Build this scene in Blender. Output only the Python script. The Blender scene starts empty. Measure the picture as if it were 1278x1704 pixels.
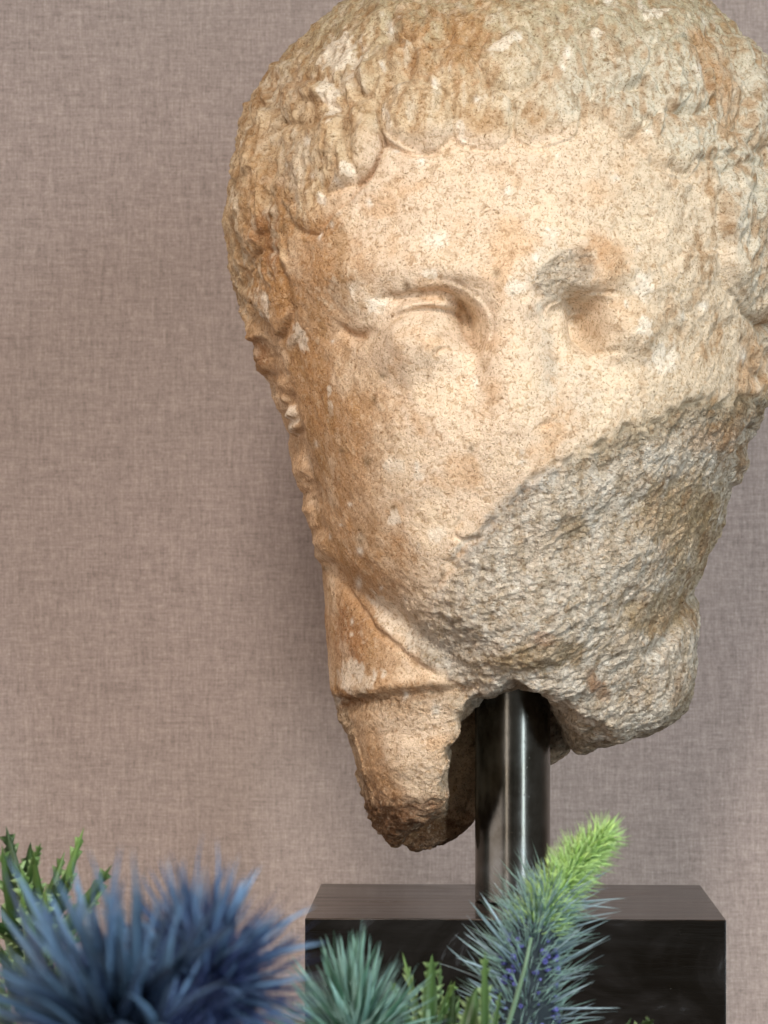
import bpy, math, random
import numpy as np
from mathutils import Vector, Matrix
rnd = random.Random(7)
R = math.radians
C = bpy.context.scene.collection

# ---------------------------------------------------------------- camera, world, lamps, exposure
S = 0.0002            # metres per modelling unit
D = 4600.0            # lens to post axis, modelling units
EYE = 0.2106          # height of the lens above the table
CX, HY = 639.0, 946.0

def P(u, v, y):
    """modelling sheet (across, down) at depth y -> metres"""
    k = (D + y) / D
    return Vector(((u - CX) * k * S, y * S, EYE + (HY - v) * k * S))

scene = bpy.context.scene
cam_d = bpy.data.cameras.new('camera'); cam = bpy.data.objects.new('camera', cam_d); C.objects.link(cam)
cam.location = (0, -D * S, EYE); cam.rotation_euler = (R(90), 0, 0)
cam_d.sensor_fit = 'VERTICAL'; cam_d.sensor_height = 24.0; cam_d.lens = 24.0 * D / 1704.0
cam_d.shift_y = (HY - 852.0) / 1704.0
cam_d.clip_start = 0.01; cam_d.clip_end = 50
cam_d.dof.use_dof = True; cam_d.dof.focus_distance = 4240 * S; cam_d.dof.aperture_fstop = 27.0
scene.camera = cam

world = bpy.data.worlds.new('World'); scene.world = world; world.use_nodes = True
bg = world.node_tree.nodes['Background']; bg.inputs[0].default_value = (1.0, 0.95, 0.90, 1); bg.inputs[1].default_value = 0.23

def lamp(name, loc, target, sx, sy, power, col, spread=180):
    l = bpy.data.lights.new(name, 'AREA'); l.shape = 'RECTANGLE'; l.size = sx; l.size_y = sy
    l.energy = power; l.color = col; l.spread = R(spread)
    o = bpy.data.objects.new(name, l); C.objects.link(o); o.location = loc
    d = Vector(target) - Vector(loc)
    o.rotation_euler = d.to_track_quat('-Z', 'Y').to_euler(); return o
lamp('key_lamp', (-0.10, -1.36, 1.10), (0.02, 0.0, 0.105), 0.28, 0.28, 0.86, (1.0, 0.925, 0.87), 36)
lamp('right_fill', (0.85, -1.05, 0.80), (0.10, 0.0, 0.13), 0.45, 0.45, 0.45, (0.86, 0.93, 1.0), 40)  # added cool fill, lifts the right side and the break
lamp('window_strip', (0.82, -1.30, 0.30), (0.04, 0, 0.18), 0.085, 1.3, 14.0, (0.76, 0.90, 1.0))
lamp('warm_strip', (-0.50, -1.45, 0.36), (0.04, 0, 0.18), 0.06, 1.1, 3.2, (1.0, 0.88, 0.80))
lamp('low_fill', (-0.9, -0.6, 0.10), (-0.1, 0.15, 0.0), 0.9, 0.7, 2.2, (1.0, 0.87, 0.82), 120)

scene.view_settings.view_transform = 'Standard'; scene.view_settings.look = 'None'
scene.view_settings.exposure = 0.0; scene.view_settings.gamma = 1.0
scene.cycles.max_bounces = 6

# ---------------------------------------------------------------- helpers
def lin(r, g, b):
    f = lambda c: (c / 255 / 12.92) if c / 255 <= 0.04045 else ((c / 255 + 0.055) / 1.055) ** 2.4
    return (f(r), f(g), f(b))

class N:
    """tiny node-tree builder"""
    def __init__(s, name):
        s.m = bpy.data.materials.new(name); s.m.use_nodes = True; s.t = s.m.node_tree
        s.b = s.t.nodes['Principled BSDF']
    def n(s, typ, **kw):
        x = s.t.nodes.new(typ)
        for k, v in kw.items():
            if k in x.inputs.keys(): x.inputs[k].default_value = v
            else: setattr(x, k, v)
        return x
    def l(s, a, b): s.t.links.new(a, b)
    def noise(s, vec, scale, detail=4, rough=0.55, dist=0.0):
        x = s.n('ShaderNodeTexNoise'); x.inputs['Scale'].default_value = scale; x.inputs['Detail'].default_value = detail
        x.inputs['Roughness'].default_value = rough; x.inputs['Distortion'].default_value = dist
        s.l(vec, x.inputs['Vector']); return x.outputs['Fac']
    def ramp(s, fac, stops):
        x = s.n('ShaderNodeValToRGB'); e = x.color_ramp.elements
        while len(e) < len(stops): e.new(0.5)
        for k, (p, c) in enumerate(stops):
            e[k].position = p; e[k].color = (*c, 1) if len(c) == 3 else c
        s.l(fac, x.inputs[0]); return x.outputs[0]
    def mix(s, fac, a, b, mode='MIX'):
        x = s.n('ShaderNodeMix', data_type='RGBA', blend_type=mode)
        for v, i in ((fac, 0), (a, 6), (b, 7)):
            if isinstance(v, (int, float)): x.inputs[i].default_value = v
            elif isinstance(v, tuple): x.inputs[i].default_value = (*v, 1)
            else: s.l(v, x.inputs[i])
        return x.outputs[2]
    def math(s, op, a, b=0.0, clamp=False):
        x = s.n('ShaderNodeMath', operation=op); x.use_clamp = clamp
        for v, i in ((a, 0), (b, 1)):
            if isinstance(v, (int, float)): x.inputs[i].default_value = v
            else: s.l(v, x.inputs[i])
        return x.outputs[0]
    def mapping(s, vec, scale=(1, 1, 1), rot=(0, 0, 0)):
        x = s.n('ShaderNodeMapping'); x.inputs['Scale'].default_value = scale; x.inputs['Rotation'].default_value = rot
        s.l(vec, x.inputs[0]); return x.outputs[0]
    def bump(s, h, strength, dist, normal=None):
        x = s.n('ShaderNodeBump'); x.inputs['Strength'].default_value = strength; x.inputs['Distance'].default_value = dist
        s.l(h, x.inputs['Height'])
        if normal is not None: s.l(normal, x.inputs['Normal'])
        return x.outputs[0]
    def obj(s): return s.n('ShaderNodeTexCoord').outputs['Object']

def tag(o, label=None, cat=None, group=None, kind=None):
    for k, v in (('label', label), ('category', cat), ('group', group), ('kind', kind)):
        if v: o[k] = v
    return o
def link(name, me, m=None, parent=None):
    o = bpy.data.objects.new(name, me); C.objects.link(o)
    if m is not None and not me.materials: me.materials.append(m)
    if parent: o.parent = parent
    return o
def empty(name, loc):
    o = bpy.data.objects.new(name, None); C.objects.link(o); o.location = loc; o.empty_display_size = 0.01; return o
def pydata(name, v, f, smooth=True):
    me = bpy.data.meshes.new(name); me.from_pydata([tuple(a) for a in v], [], f)
    if smooth: me.polygons.foreach_set('use_smooth', [True] * len(me.polygons))
    me.update(); return me

# ---------------------------------------------------------------- wall and table
def mat_fabric():
    n = N('linen_wall'); o = n.obj()
    warp = n.noise(n.mapping(o, (1700, 1, 150)), 1.0, 3, 0.6)
    weft = n.noise(n.mapping(o, (150, 1, 1700)), 1.0, 3, 0.6)
    slub = n.noise(n.mapping(o, (620, 1, 70)), 1.0, 2, 0.6)
    slubh = n.noise(n.mapping(o, (60, 1, 560)), 1.0, 2, 0.6)
    grain = n.noise(o, 900, 3, 0.7)
    cloud = n.noise(o, 9, 3, 0.5)
    a = n.math('ADD', n.math('MULTIPLY', warp, 0.9), n.math('MULTIPLY', weft, 0.8))
    a = n.math('ADD', a, n.math('MULTIPLY', slub, 0.6)); a = n.math('ADD', a, n.math('MULTIPLY', slubh, 0.6))
    a = n.math('ADD', a, n.math('MULTIPLY', grain, 1.1))
    f = n.math('MULTIPLY', a, 0.25)
    col = n.ramp(f, [(0.36, lin(126, 113, 107)), (0.5, lin(168, 151, 143)), (0.64, lin(200, 183, 174))])
    col = n.mix(n.math('MULTIPLY', cloud, 0.35), col, lin(160, 152, 140))
    n.l(col, n.b.inputs['Base Color'])
    n.b.inputs['Roughness'].default_value = 0.95; n.b.inputs['Specular IOR Level'].default_value = 0.15
    n.b.inputs['Sheen Weight'].default_value = 0.15
    n.l(n.bump(f, 0.35, 0.0010), n.b.inputs['Normal'])
    return n.m
WY = 930 * S
wall = link('wall', pydata('wall', [(-1.6, WY, 0), (1.6, WY, 0), (1.6, WY, 1.8), (-1.6, WY, 1.8),
            (-1.6, WY + .05, 0), (1.6, WY + .05, 0), (1.6, WY + .05, 1.8), (-1.6, WY + .05, 1.8)],
            [(0, 1, 2, 3), (5, 4, 7, 6), (3, 2, 6, 7), (1, 0, 4, 5), (0, 3, 7, 4), (2, 1, 5, 6)], False), mat_fabric())
tag(wall, 'pinkish grey woven linen wall covering behind the stone head', None, None, 'structure')
def mat_table():
    n = N('table_wood'); o = n.obj()
    f = n.noise(n.mapping(o, (6, 60, 6)), 1.0, 5, 0.6)
    n.l(n.ramp(f, [(0.3, lin(70, 52, 40)), (0.7, lin(104, 80, 62))]), n.b.inputs['Base Color']); n.b.inputs['Roughness'].default_value = 0.45
    return n.m
def box(name, x0, x1, y0, y1, z0, z1, m, parent=None, bev=0.0):
    v = [(x, y, z) for z in (z0, z1) for x, y in ((x0, y0), (x1, y0), (x1, y1), (x0, y1))]
    o = link(name, pydata(name, v, [(3, 2, 1, 0), (4, 5, 6, 7), (0, 1, 5, 4), (1, 2, 6, 5), (2, 3, 7, 6), (3, 0, 4, 7)], False), m, parent)
    if bev:
        b = o.modifiers.new('bevel', 'BEVEL'); b.width = bev; b.segments = 3
    return o
tag(box('table', -0.7, 0.7, -0.75, WY - 0.004, -0.04, 0, mat_table(), None, 0.003), 'brown wooden table top under the black block', None, None, 'structure')

# ---------------------------------------------------------------- display stand
def mat_block():
    n = N('black_stone'); o = n.obj()
    sm = n.noise(n.mapping(o, (22, 22, 34)), 1.0, 6, 0.62, 1.4)
    gr = n.noise(n.mapping(o, (18, 190, 160)), 1.0, 4, 0.6, 0.4)
    sp = n.noise(o, 700, 2, 0.6)
    c = n.ramp(sm, [(0.46, lin(10, 8, 5)), (0.58, lin(22, 20, 18)), (0.70, lin(62, 64, 66))])
    c = n.mix(n.ramp(sp, [(0.74, (0, 0, 0)), (0.82, (1, 1, 1))]), c, lin(50, 50, 46))
    z_ = n.n('ShaderNodeSeparateXYZ'); n.l(o, z_.inputs[0])
    top = n.math('GREATER_THAN', z_.outputs[2], EYE - 553 * S - 0.0004)
    c = n.mix(n.math('MULTIPLY', n.math('MULTIPLY', n.ramp(gr, [(0.46, (0, 0, 0)), (0.66, (1, 1, 1))]), 0.6), top), c, lin(84, 66, 52))  # brown streaks on the top face: wear plus a painted-in reflection
    n.l(c, n.b.inputs['Base Color'])
    r = n.math('ADD', n.math('MULTIPLY', sm, 0.25), n.math('MULTIPLY', gr, 0.42))
    n.l(n.math('SUBTRACT', r, 0.17), n.b.inputs['Roughness'])
    n.b.inputs['IOR'].default_value = 1.5
    n.l(n.bump(gr, 0.25, 0.0003), n.b.inputs['Normal'])
    return n.m
def mat_post():
    n = N('blackened_steel'); o = n.obj()
    st = n.noise(n.mapping(o, (260, 260, 14)), 1.0, 5, 0.6)
    bl = n.noise(o, 60, 5, 0.65); sp = n.noise(o, 900, 2, 0.5)
    n.l(n.ramp(bl, [(0.35, lin(76, 73, 66)), (0.55, lin(98, 97, 92)), (0.75, lin(122, 124, 124))]), n.b.inputs['Base Color'])
    n.b.inputs['Metallic'].default_value = 1.0
    r = n.math('ADD', n.math('MULTIPLY', bl, 0.24), n.math('MULTIPLY', st, 0.05))
    n.l(n.math('ADD', r, 0.08), n.b.inputs['Roughness'])
    h = n.math('ADD', n.math('MULTIPLY', n.ramp(sp, [(0.68, (0, 0, 0)), (0.75, (1, 1, 1))]), -1.0), st)
    n.l(n.bump(h, 0.25, 0.00012), n.b.inputs['Normal'])
    return n.m
PX = (853 - CX) * S
BT = EYE - 553 * S
stand = empty('display_stand', (PX, 0, 0)); stand.rotation_euler = (0, 0, -R(-1.73) * -1)
tag(stand, 'black stand under the head, polished block with a round steel post', 'stand')
box('base_block', -332 * S, 332 * S, -240 * S, 240 * S, 0.0005, BT, mat_block(), stand, 0.00035)
def cyl(name, prof, seg, m, parent):
    v, f = [], []
    for z, r in prof:
        for k in range(seg):
            a = 2 * math.pi * k / seg; v.append((r * math.cos(a), r * math.sin(a), z))
    for i in range(len(prof) - 1):
        for k in range(seg):
            f.append((i * seg + k, i * seg + (k + 1) % seg, (i + 1) * seg + (k + 1) % seg, (i + 1) * seg + k))
    f.append(tuple(range(seg))[::-1]); f.append(tuple((len(prof) - 1) * seg + k for k in range(seg)))
    return link(name, pydata(name, v, f), m, parent)
PR = 62.5 * S
cyl('post', [(BT + 0.0002, PR * .985), (BT + 0.0006, PR), (BT + 0.0009, PR)] + [(z, PR) for z in np.linspace(BT + 0.0012, EYE - 152 * S, 12)] + [(EYE - 150 * S, PR), (EYE - 149.9 * S, PR * .98)], 96, mat_post(), stand)

# ---------------------------------------------------------------- stone head: base volume
def curve(knots, x, sm=6.0):
    k = np.array(knots, float); xs = np.arange(k[0, 0] - 60, k[-1, 0] + 61, 1.0)
    ys = [np.interp(xs, k[:, 0], k[:, i]) for i in range(1, k.shape[1])]
    g = np.exp(-0.5 * (np.arange(-25, 26) / sm) ** 2); g /= g.sum()
    out = []
    for yv in ys:
        p = np.pad(yv, 25, mode='edge'); out.append(np.interp(x, xs, np.convolve(p, g, 'valid')).astype(np.float32))
    return out
def poly_sd(U, V, pts):
    """signed distance to a polygon, positive inside"""
    d = np.full(U.shape, 1e9, np.float32); inside = np.zeros(U.shape, bool); n = len(pts)
    for i in range(n):
        (ax, ay), (bx, by) = pts[i], pts[(i + 1) % n]
        ex, ey = bx - ax, by - ay
        t = np.clip(((U - ax) * ex + (V - ay) * ey) / (ex * ex + ey * ey + 1e-9), 0, 1)
        d = np.minimum(d, np.hypot(U - ax - ex * t, V - ay - ey * t))
        if ay != by:
            c = (ay > V) != (by > V)
            inside ^= c & (U < (bx - ax) * (V - ay) / (by - ay) + ax)
    return np.where(inside, d, -d)
HEAD = [(-92, 866, 884, -20, 20), (-86, 810, 935, -110, 90), (-72, 745, 1000, -180, 150), (-50, 685, 1062, -240, 195), (-25, 636, 1118, -285, 230), (0, 598, 1163, -318, 255),
        (50, 524, 1218, -362, 310), (100, 472, 1256, -392, 345), (150, 437, 1284, -412, 375), (200, 411, 1302, -427, 395), (250, 396, 1314, -437, 405),
        (300, 386, 1320, -443, 410), (350, 380, 1321, -450, 410), (400, 382, 1318, -458, 405), (450, 390, 1312, -466, 395), (500, 403, 1302, -460, 380),
        (550, 422, 1292, -452, 365), (600, 437, 1284, -456, 345), (650, 453, 1279, -462, 330), (700, 469, 1268, -464, 310), (750, 486, 1248, -462, 295),
        (800, 501, 1224, -458, 280), (850, 514, 1207, -450, 265), (900, 527, 1191, -440, 250), (930, 538, 1181, -434, 240), (960, 556, 1170, -426, 225),
        (1000, 588, 1150, -414, 200), (1050, 636, 1112, -394, 170), (1090, 684, 1080, -370, 150), (1120, 735, 1055, -345, 130), (1145, 790, 1015, -312, 110), (1160, 845, 950, -260, 80), (1168, 890, 910, -150, 0)]
NECK = [(780, 600, 1120, -200, 210), (880, 536, 1146, -235, 225), (950, 536, 1152, -250, 235), (1000, 541, 1160, -280, 240), (1060, 545, 1159, -300, 240), (1100, 548, 1154, -304, 240),
        (1150, 552, 1144, -294, 235), (1180, 563, 1133, -284, 230), (1202, 574, 1114, -276, 225), (1218, 581, 1088, -270, 222), (1230, 585, 1050, -266, 220), (1240, 588, 985, -262, 215),
        (1275, 596, 920, -246, 205), (1330, 611, 850, -212, 185), (1370, 631, 800, -172, 160), (1395, 648, 765, -136, 130), (1412, 676, 735, -100, 90), (1420, 700, 715, -70, 40)]
h = 5.0
us = np.arange(350, 1352, h, dtype=np.float32); vs = np.arange(-110, 1440, h, dtype=np.float32); ys = np.arange(-520, 440, h, dtype=np.float32)
def loft(knots, yc, p):
    xl, xr, yf, yb = curve(knots, vs, 5.0)
    v0, v1 = knots[0][0], knots[-1][0]
    xc = (xl + xr) / 2; w = np.maximum((xr - xl) / 2, 4)
    q = np.abs(us[:, None] - xc[None]) / w[None]
    q = q[:, :, None] ** p
    yy = ys[None, :]
    yfr = np.minimum(yf, yc - 10)[:, None]; ybr = np.maximum(yb, yc + 10)[:, None]
    e = np.where(yy < yc, (yc - yy) / (yc - yfr), (yy - yc) / (ybr - yc)) ** p
    g = (q + e[None]) ** np.float32(1 / p) - 1
    g *= np.minimum(w, 300)[None, :, None]
    lim = np.maximum(v0 - vs, vs - v1)[None, :, None]
    return np.maximum(g, lim).astype(np.float32)
def smin(a, b, k):
    hh = np.clip(0.5 + 0.5 * (b - a) / k, 0, 1); return b + (a - b) * hh - k * hh * (1 - hh)
FH = loft(HEAD, 10.0, 2.25)
FN = loft(NECK, -30.0, 2.3)
kk = 9 + 75 * np.clip((us - 735) / 80, 0, 1) * np.clip((1130 - us) / 60, 0, 1)
F = smin(FH, FN, kk[:, None, None].astype(np.float32)); del FH, FN
# broken hollow under the neck, open to the front, its ceiling sloping down to the back
ARC = [(560, 1475), (636, 1424), (668, 1386), (705, 1362), (724, 1345), (738, 1322), (735, 1290), (744, 1262), (741, 1240), (757, 1216), (762, 1192), (780, 1172), (796, 1154), (822, 1150), (860, 1141), (905, 1149), (926, 1160),
       (950, 1168), (985, 1196), (1012, 1206), (1040, 1224), (1080, 1250), (1130, 1300), (1130, 1700), (560, 1700)]
yy = ys[None, None, :]
off = np.clip((yy + 240) * 0.26, 0, 74) * np.clip((us[:, None, None] - 905) / 60, 0, 1)
A2 = poly_sd(us[:, None] + 0 * vs[None], vs[None] + 0 * us[:, None], ARC)     # positive inside the cut
_u = us[:, None, None]; _v = vs[None, :, None]
jag = 5 * np.sin(_u * 0.052 + 1.3 * np.sin(yy * 0.05) + .02 * _v) * np.sin(_v * .031 + 1) + 4 * np.sin(_v * 0.083 + yy * 0.06 + _u * 0.03) * np.sin(_u * .043 + .01 * yy) + 3 * np.sin(_u * .17 + _v * .09 + yy * .04) * np.sin(_v * .05)
CUT = np.minimum(A2[:, :, None] - off + jag, (66 - yy) * 0.9 + 0.10 * (us[:, None, None] - 800) + jag)
F = -smin(-F, -CUT, 8.0); del CUT

BRK = [(1330, 640), (1200, 668), (1150, 672), (1100, 686), (1050, 704), (1000, 734), (950, 758), (900, 786), (860, 820), (825, 860), (790, 903), (752, 938), (722, 966),
       (690, 984), (650, 1000), (640, 1040), (680, 1090), (740, 1128), (790, 1190), (1040, 1290), (1100, 1260), (1180, 1160), (1330, 900)]
B2 = poly_sd(us[:, None] + 0 * vs[None], vs[None] + 0 * us[:, None], BRK)
B2 = B2 + 5 * np.sin(us * 0.07)[:, None] + 5 * np.sin(vs * 0.06 + 1)[None] + 3 * np.sin(us[:, None] * 0.16 + vs[None] * 0.11)
PLN = (-464 + 0.58 * (us - 900)[:, None] + 0.43 * (vs - 900)[None] + 9 * np.sin(us[:, None] * 0.021 + vs[None] * 0.035))[:, :, None] - ys[None, None, :]
CUT = np.minimum(B2[:, :, None] * 0.9, PLN)
F = -smin(-F, -CUT, 14.0); del CUT, PLN

def surface_nets(F, org, h):
    s = F < 0
    c = [s[i:F.shape[0] - 1 + i, j:F.shape[1] - 1 + j, k:F.shape[2] - 1 + k] for i in (0, 1) for j in (0, 1) for k in (0, 1)]
    al = c[0].copy(); an = c[0].copy()
    for q in c[1:]: al &= q; an |= q
    act = an & ~al; idx = np.argwhere(act)
    ids = np.full(act.shape, -1, np.int32); ids[act] = np.arange(len(idx))
    acc = np.zeros((len(idx), 3), np.float32); cnt = np.zeros(len(idx), np.float32)
    for ax in range(3):
        o1, o2 = [a for a in range(3) if a != ax]
        for p in (0, 1):
            for q in (0, 1):
                a = np.zeros(3, int); a[o1] = p; a[o2] = q; b = a.copy(); b[ax] = 1
                A = idx + a; B = idx + b
                fa = F[A[:, 0], A[:, 1], A[:, 2]]; fb = F[B[:, 0], B[:, 1], B[:, 2]]
                m = (fa < 0) != (fb < 0); t = np.where(m, fa / np.where(m, fa - fb, 1), 0)
                pos = np.zeros((len(idx), 3), np.float32) + a; pos[:, ax] += t
                acc[m] += pos[m]; cnt[m] += 1
    vert = (idx + acc / cnt[:, None]) * h + np.array(org, np.float32)
    quads = []
    for ax in range(3):
        o1, o2 = [(1, 2), (2, 0), (0, 1)][ax]
        lo = [slice(None)] * 3; hi = [slice(None)] * 3
        lo[ax] = slice(0, -1); hi[ax] = slice(1, None)
        d = s[tuple(lo)] != s[tuple(hi)]
        e = np.argwhere(d); e = e[(e[:, o1] > 0) & (e[:, o2] > 0) & (e[:, o1] < act.shape[o1]) & (e[:, o2] < act.shape[o2])]
        fl = s[e[:, 0], e[:, 1], e[:, 2]]
        def g(i, j):
            k = e.copy(); k[:, o1] -= i; k[:, o2] -= j; return ids[k[:, 0], k[:, 1], k[:, 2]]
        q = np.stack([g(1, 1), g(0, 1), g(0, 0), g(1, 0)], 1)
        q[~fl] = q[~fl][:, ::-1]; quads.append(q)
    return vert, np.concatenate(quads)
vert, quads = surface_nets(F, (us[0], vs[0], ys[0]), h); del F
k = (D + vert[:, 2]) / D
co = np.stack([(vert[:, 0] - CX) * k, vert[:, 2], (HY - vert[:, 1]) * k], 1)
# (across, down, depth) is left-handed against (x, z, y) twice over: keep the winding, checked below
def mesh_np(name, co, quads):
    me = bpy.data.meshes.new(name); me.vertices.add(len(co)); me.vertices.foreach_set('co', co.astype(np.float32).ravel())
    nq = len(quads); me.loops.add(nq * 4); me.polygons.add(nq)
    me.loops.foreach_set('vertex_index', quads.astype(np.int32).ravel())
    me.polygons.foreach_set('loop_start', np.arange(0, nq * 4, 4, dtype=np.int32))
    me.polygons.foreach_set('use_smooth', np.ones(nq, bool)); me.update(calc_edges=True); return me
a, b, c_ = co[quads[:, 0]], co[quads[:, 1]], co[quads[:, 2]]
vol = np.einsum('ij,ij->i', a, np.cross(b, c_)).sum()
if vol < 0: quads = quads[:, ::-1]
me0 = mesh_np('tmp', co, quads); o0 = bpy.data.objects.new('tmp', me0); C.objects.link(o0)
sm = o0.modifiers.new('s', 'SMOOTH'); sm.iterations = 3; sm.factor = 0.5
sb = o0.modifiers.new('sub', 'SUBSURF'); sb.levels = 1; sb.render_levels = 1
dg = bpy.context.evaluated_depsgraph_get(); dg.update()
head_me = bpy.data.meshes.new_from_object(o0.evaluated_get(dg)); head_me.name = 'stone_head'
bpy.data.objects.remove(o0); bpy.data.meshes.remove(me0)

# ---------------------------------------------------------------- stone head: carving
def grab():
    n = len(head_me.vertices)
    c = np.empty(n * 3, np.float32); head_me.vertices.foreach_get('co', c); c = c.reshape(-1, 3)
    m = np.empty(n * 3, np.float32); head_me.vertex_normals.foreach_get('vector', m); return c, m.reshape(-1, 3)
co, nor = grab()
U = CX + co[:, 0] * D / (D + co[:, 1]); V = HY - co[:, 2] * D / (D + co[:, 1]); Y = co[:, 1]
_rs = np.random.RandomState(3)
_perm = _rs.permutation(256).astype(np.int32); _perm = np.concatenate([_perm, _perm, _perm])
_gr = _rs.normal(size=(256, 3)).astype(np.float32); _gr /= np.linalg.norm(_gr, axis=1)[:, None]
def perlin(p):
    i = np.floor(p).astype(np.int32); f = (p - i).astype(np.float32); i &= 255
    u = f * f * f * (f * (f * 6 - 15) + 10); r = 0
    for dx in (0, 1):
        for dy in (0, 1):
            for dz in (0, 1):
                hsh = _perm[_perm[_perm[(i[:, 0] + dx) & 255] + ((i[:, 1] + dy) & 255)] + ((i[:, 2] + dz) & 255)]
                g = _gr[hsh]
                dot = g[:, 0] * (f[:, 0] - dx) + g[:, 1] * (f[:, 1] - dy) + g[:, 2] * (f[:, 2] - dz)
                wx = u[:, 0] if dx else 1 - u[:, 0]; wy = u[:, 1] if dy else 1 - u[:, 1]; wz = u[:, 2] if dz else 1 - u[:, 2]
                r = r + dot * wx * wy * wz
    return r * 1.6
def fbm(p, scale, octs=3, seed=0.0, gain=0.5, ridged=False):
    r = 0; a = 1.0; q = p / scale + seed
    for _ in range(octs):
        x = perlin(q); r = r + a * ((1 - 2 * np.abs(x)) if ridged else x); a *= gain; q = q * 2.07 + 11.3
    return r
def sst(x, a, b):
    t = np.clip((x - a) / (b - a), 0, 1); return t * t * (3 - 2 * t)
n_big = fbm(co, 120, 3, 1.7); n_mid = fbm(co, 38, 3, 5.1); n_w1 = fbm(co, 60, 2, 9.2); n_w2 = fbm(co, 60, 2, 23.9)
Uw = U + 9 * n_w1; Vw = V + 9 * n_w2                      # wobbled sheet coordinates
disp = np.zeros(len(U), np.float32); front = sst(-Y, -160, -20)
def path(pts, n=40):
    """Catmull-Rom through the points"""
    p = np.array(pts, float); p = np.vstack([2 * p[0] - p[1], p, 2 * p[-1] - p[-2]]); out = []
    m = max(2, n // (len(p) - 3))
    for i in range(1, len(p) - 2):
        for t in np.linspace(0, 1, m, endpoint=False):
            out.append(0.5 * (2 * p[i] + (p[i + 1] - p[i - 1]) * t + (2 * p[i - 1] - 5 * p[i] + 4 * p[i + 1] - p[i + 2]) * t * t + (3 * p[i] - p[i - 1] - 3 * p[i + 1] + p[i + 2]) * t ** 3))
    out.append(p[-2]); return np.array(out)
def stroke(pts, w, hgt, kind='ridge', soft=3.0, wob=0.5, low=0.35, taper=True, n=26):
    q = path(pts, n); pad = w * 3.2 + 6
    Uq = U + (Uw - U) * wob; Vq = V + (Vw - V) * wob
    m = (Uq > q[:, 0].min() - pad) & (Uq < q[:, 0].max() + pad) & (Vq > q[:, 1].min() - pad) & (Vq < q[:, 1].max() + pad) & (Y < 160)
    ii = np.nonzero(m)[0]
    if not len(ii): return
    x = Uq[ii]; y = Vq[ii]; best = np.full(len(ii), 1e9); sd = np.zeros(len(ii)); tt = np.zeros(len(ii)); L = len(q) - 1
    for k in range(L):
        ax, ay = q[k]; ex, ey = q[k + 1] - q[k]; l2 = ex * ex + ey * ey + 1e-9
        t0 = ((x - ax) * ex + (y - ay) * ey) / l2; t = np.clip(t0, 0, 1)
        dx, dy = x - ax - ex * t, y - ay - ey * t; d = np.hypot(dx, dy); b = d < best
        best[b] = d[b]; sd[b] = (np.sign(ex * dy - ey * dx) * d)[b]; tt[b] = (k + t[b]) / L
    win = np.clip(np.sin(np.pi * np.clip(tt * 0.94 + 0.03, 0, 1)) * 1.6, 0, 1) if taper else 1.0
    if kind == 'ridge': v = hgt * np.exp(-(best / w) ** 2)
    else:                                                # 'edge': right-hand side of the travel stands proud
        s = np.tanh(sd / soft); v = hgt * np.where(s > 0, s * np.exp(-best / (w * 1.6)), s * low * np.exp(-(best / (w * .55)) ** 2))
    disp[ii] += (v * win * front[ii]).astype(np.float32)
def blob(u, v, ru, rv, amt, ang=0.0, p=2.0, wob=1.0):
    ca, sa = math.cos(R(ang)), math.sin(R(ang)); x = U + (Uw - U) * wob - u; y = V + (Vw - V) * wob - v
    q = ((x * ca + y * sa) / ru) ** 2 + ((-x * sa + y * ca) / rv) ** 2
    return amt * np.exp(-q ** (p / 2)) * front
# hair mass, hairline from the left temple across the brow to the right ear
HAIR = [(531, 915), (512, 820), (494, 740), (478, 650), (462, 560), (480, 500), (500, 440), (505, 405), (545, 372), (585, 318), (620, 290), (638, 245), (660, 250), (700, 253),
        (735, 240), (765, 232), (790, 242), (835, 246), (890, 243), (950, 224), (1010, 214), (1055, 232), (1092, 286), (1135, 292), (1160, 300), (1180, 372), (1196, 440), (1226, 520),
        (1236, 600), (1226, 700), (1220, 790), (1420, 800), (1420, -200), (260, -200), (260, 930)]
hd = poly_sd(U + 0.35 * (Uw - U), V + 0.35 * (Vw - V), HAIR)
hair = sst(hd, -4, 9) * 1.0
hairc = sst(hd, 0, 40)
disp += sst(hd, -6, 26) * (6 + 3 * sst(V, 440, 360)) * sst(V, 960, 900) * (0.75 + 0.8 * n_w2)
# broken area of mouth, chin and right cheek
nb = perlin(co / 24.0 + 3.1)
bd = poly_sd(U + 1.2 * (Uw - U), V + 1.2 * (Vw - V), BRK) + 7 * nb
brk = sst(bd, -2, 16)
bp = co @ np.array([[0.90, 0, -0.43], [0, 1, 0], [0.43, 0, 0.90]], np.float32)      # foliation of the marble
bp = bp * np.array([0.68, 1.0, 1.12], np.float32)
bq = bp * np.array([0.95, 1.0, 1.1], np.float32)
rock = 8.0 * fbm(bp, 95, 2, 2.2, 0.45) + 3.0 * fbm(bq, 34, 2, 7.7, 0.5, True) + 2.3 * fbm(bq, 15, 2, 4.4, 0.7) + 1.2 * fbm(co, 7, 1, 4.9)
disp += -sst(bd, -14, 22) * 7 * sst(V, 1120, 900)
disp -= 7 * np.exp(-((bd - 6) / 8) ** 2) * sst(U, 700, 780) * np.clip(.6 + 1.2 * nb, 0, 1.4)
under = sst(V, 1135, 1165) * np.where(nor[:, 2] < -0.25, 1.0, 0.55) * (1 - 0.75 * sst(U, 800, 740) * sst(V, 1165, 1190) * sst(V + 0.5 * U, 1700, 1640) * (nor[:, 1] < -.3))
brk = brk * (0.25 + 0.75 * sst(U + 0.35 * (V - 1000) + 25 * n_w1, 660, 780))
rough = np.clip(np.maximum(brk, under), 0, 1)
disp += rough * rock * 1.0
low_ = sst(V - .25 * U, 1150, 1190) * sst(U, 850, 780)
disp += low_ * (6 * fbm(bp, 44, 3, 12.2, .6, True) - 4); rough = np.maximum(rough, low_)
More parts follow.
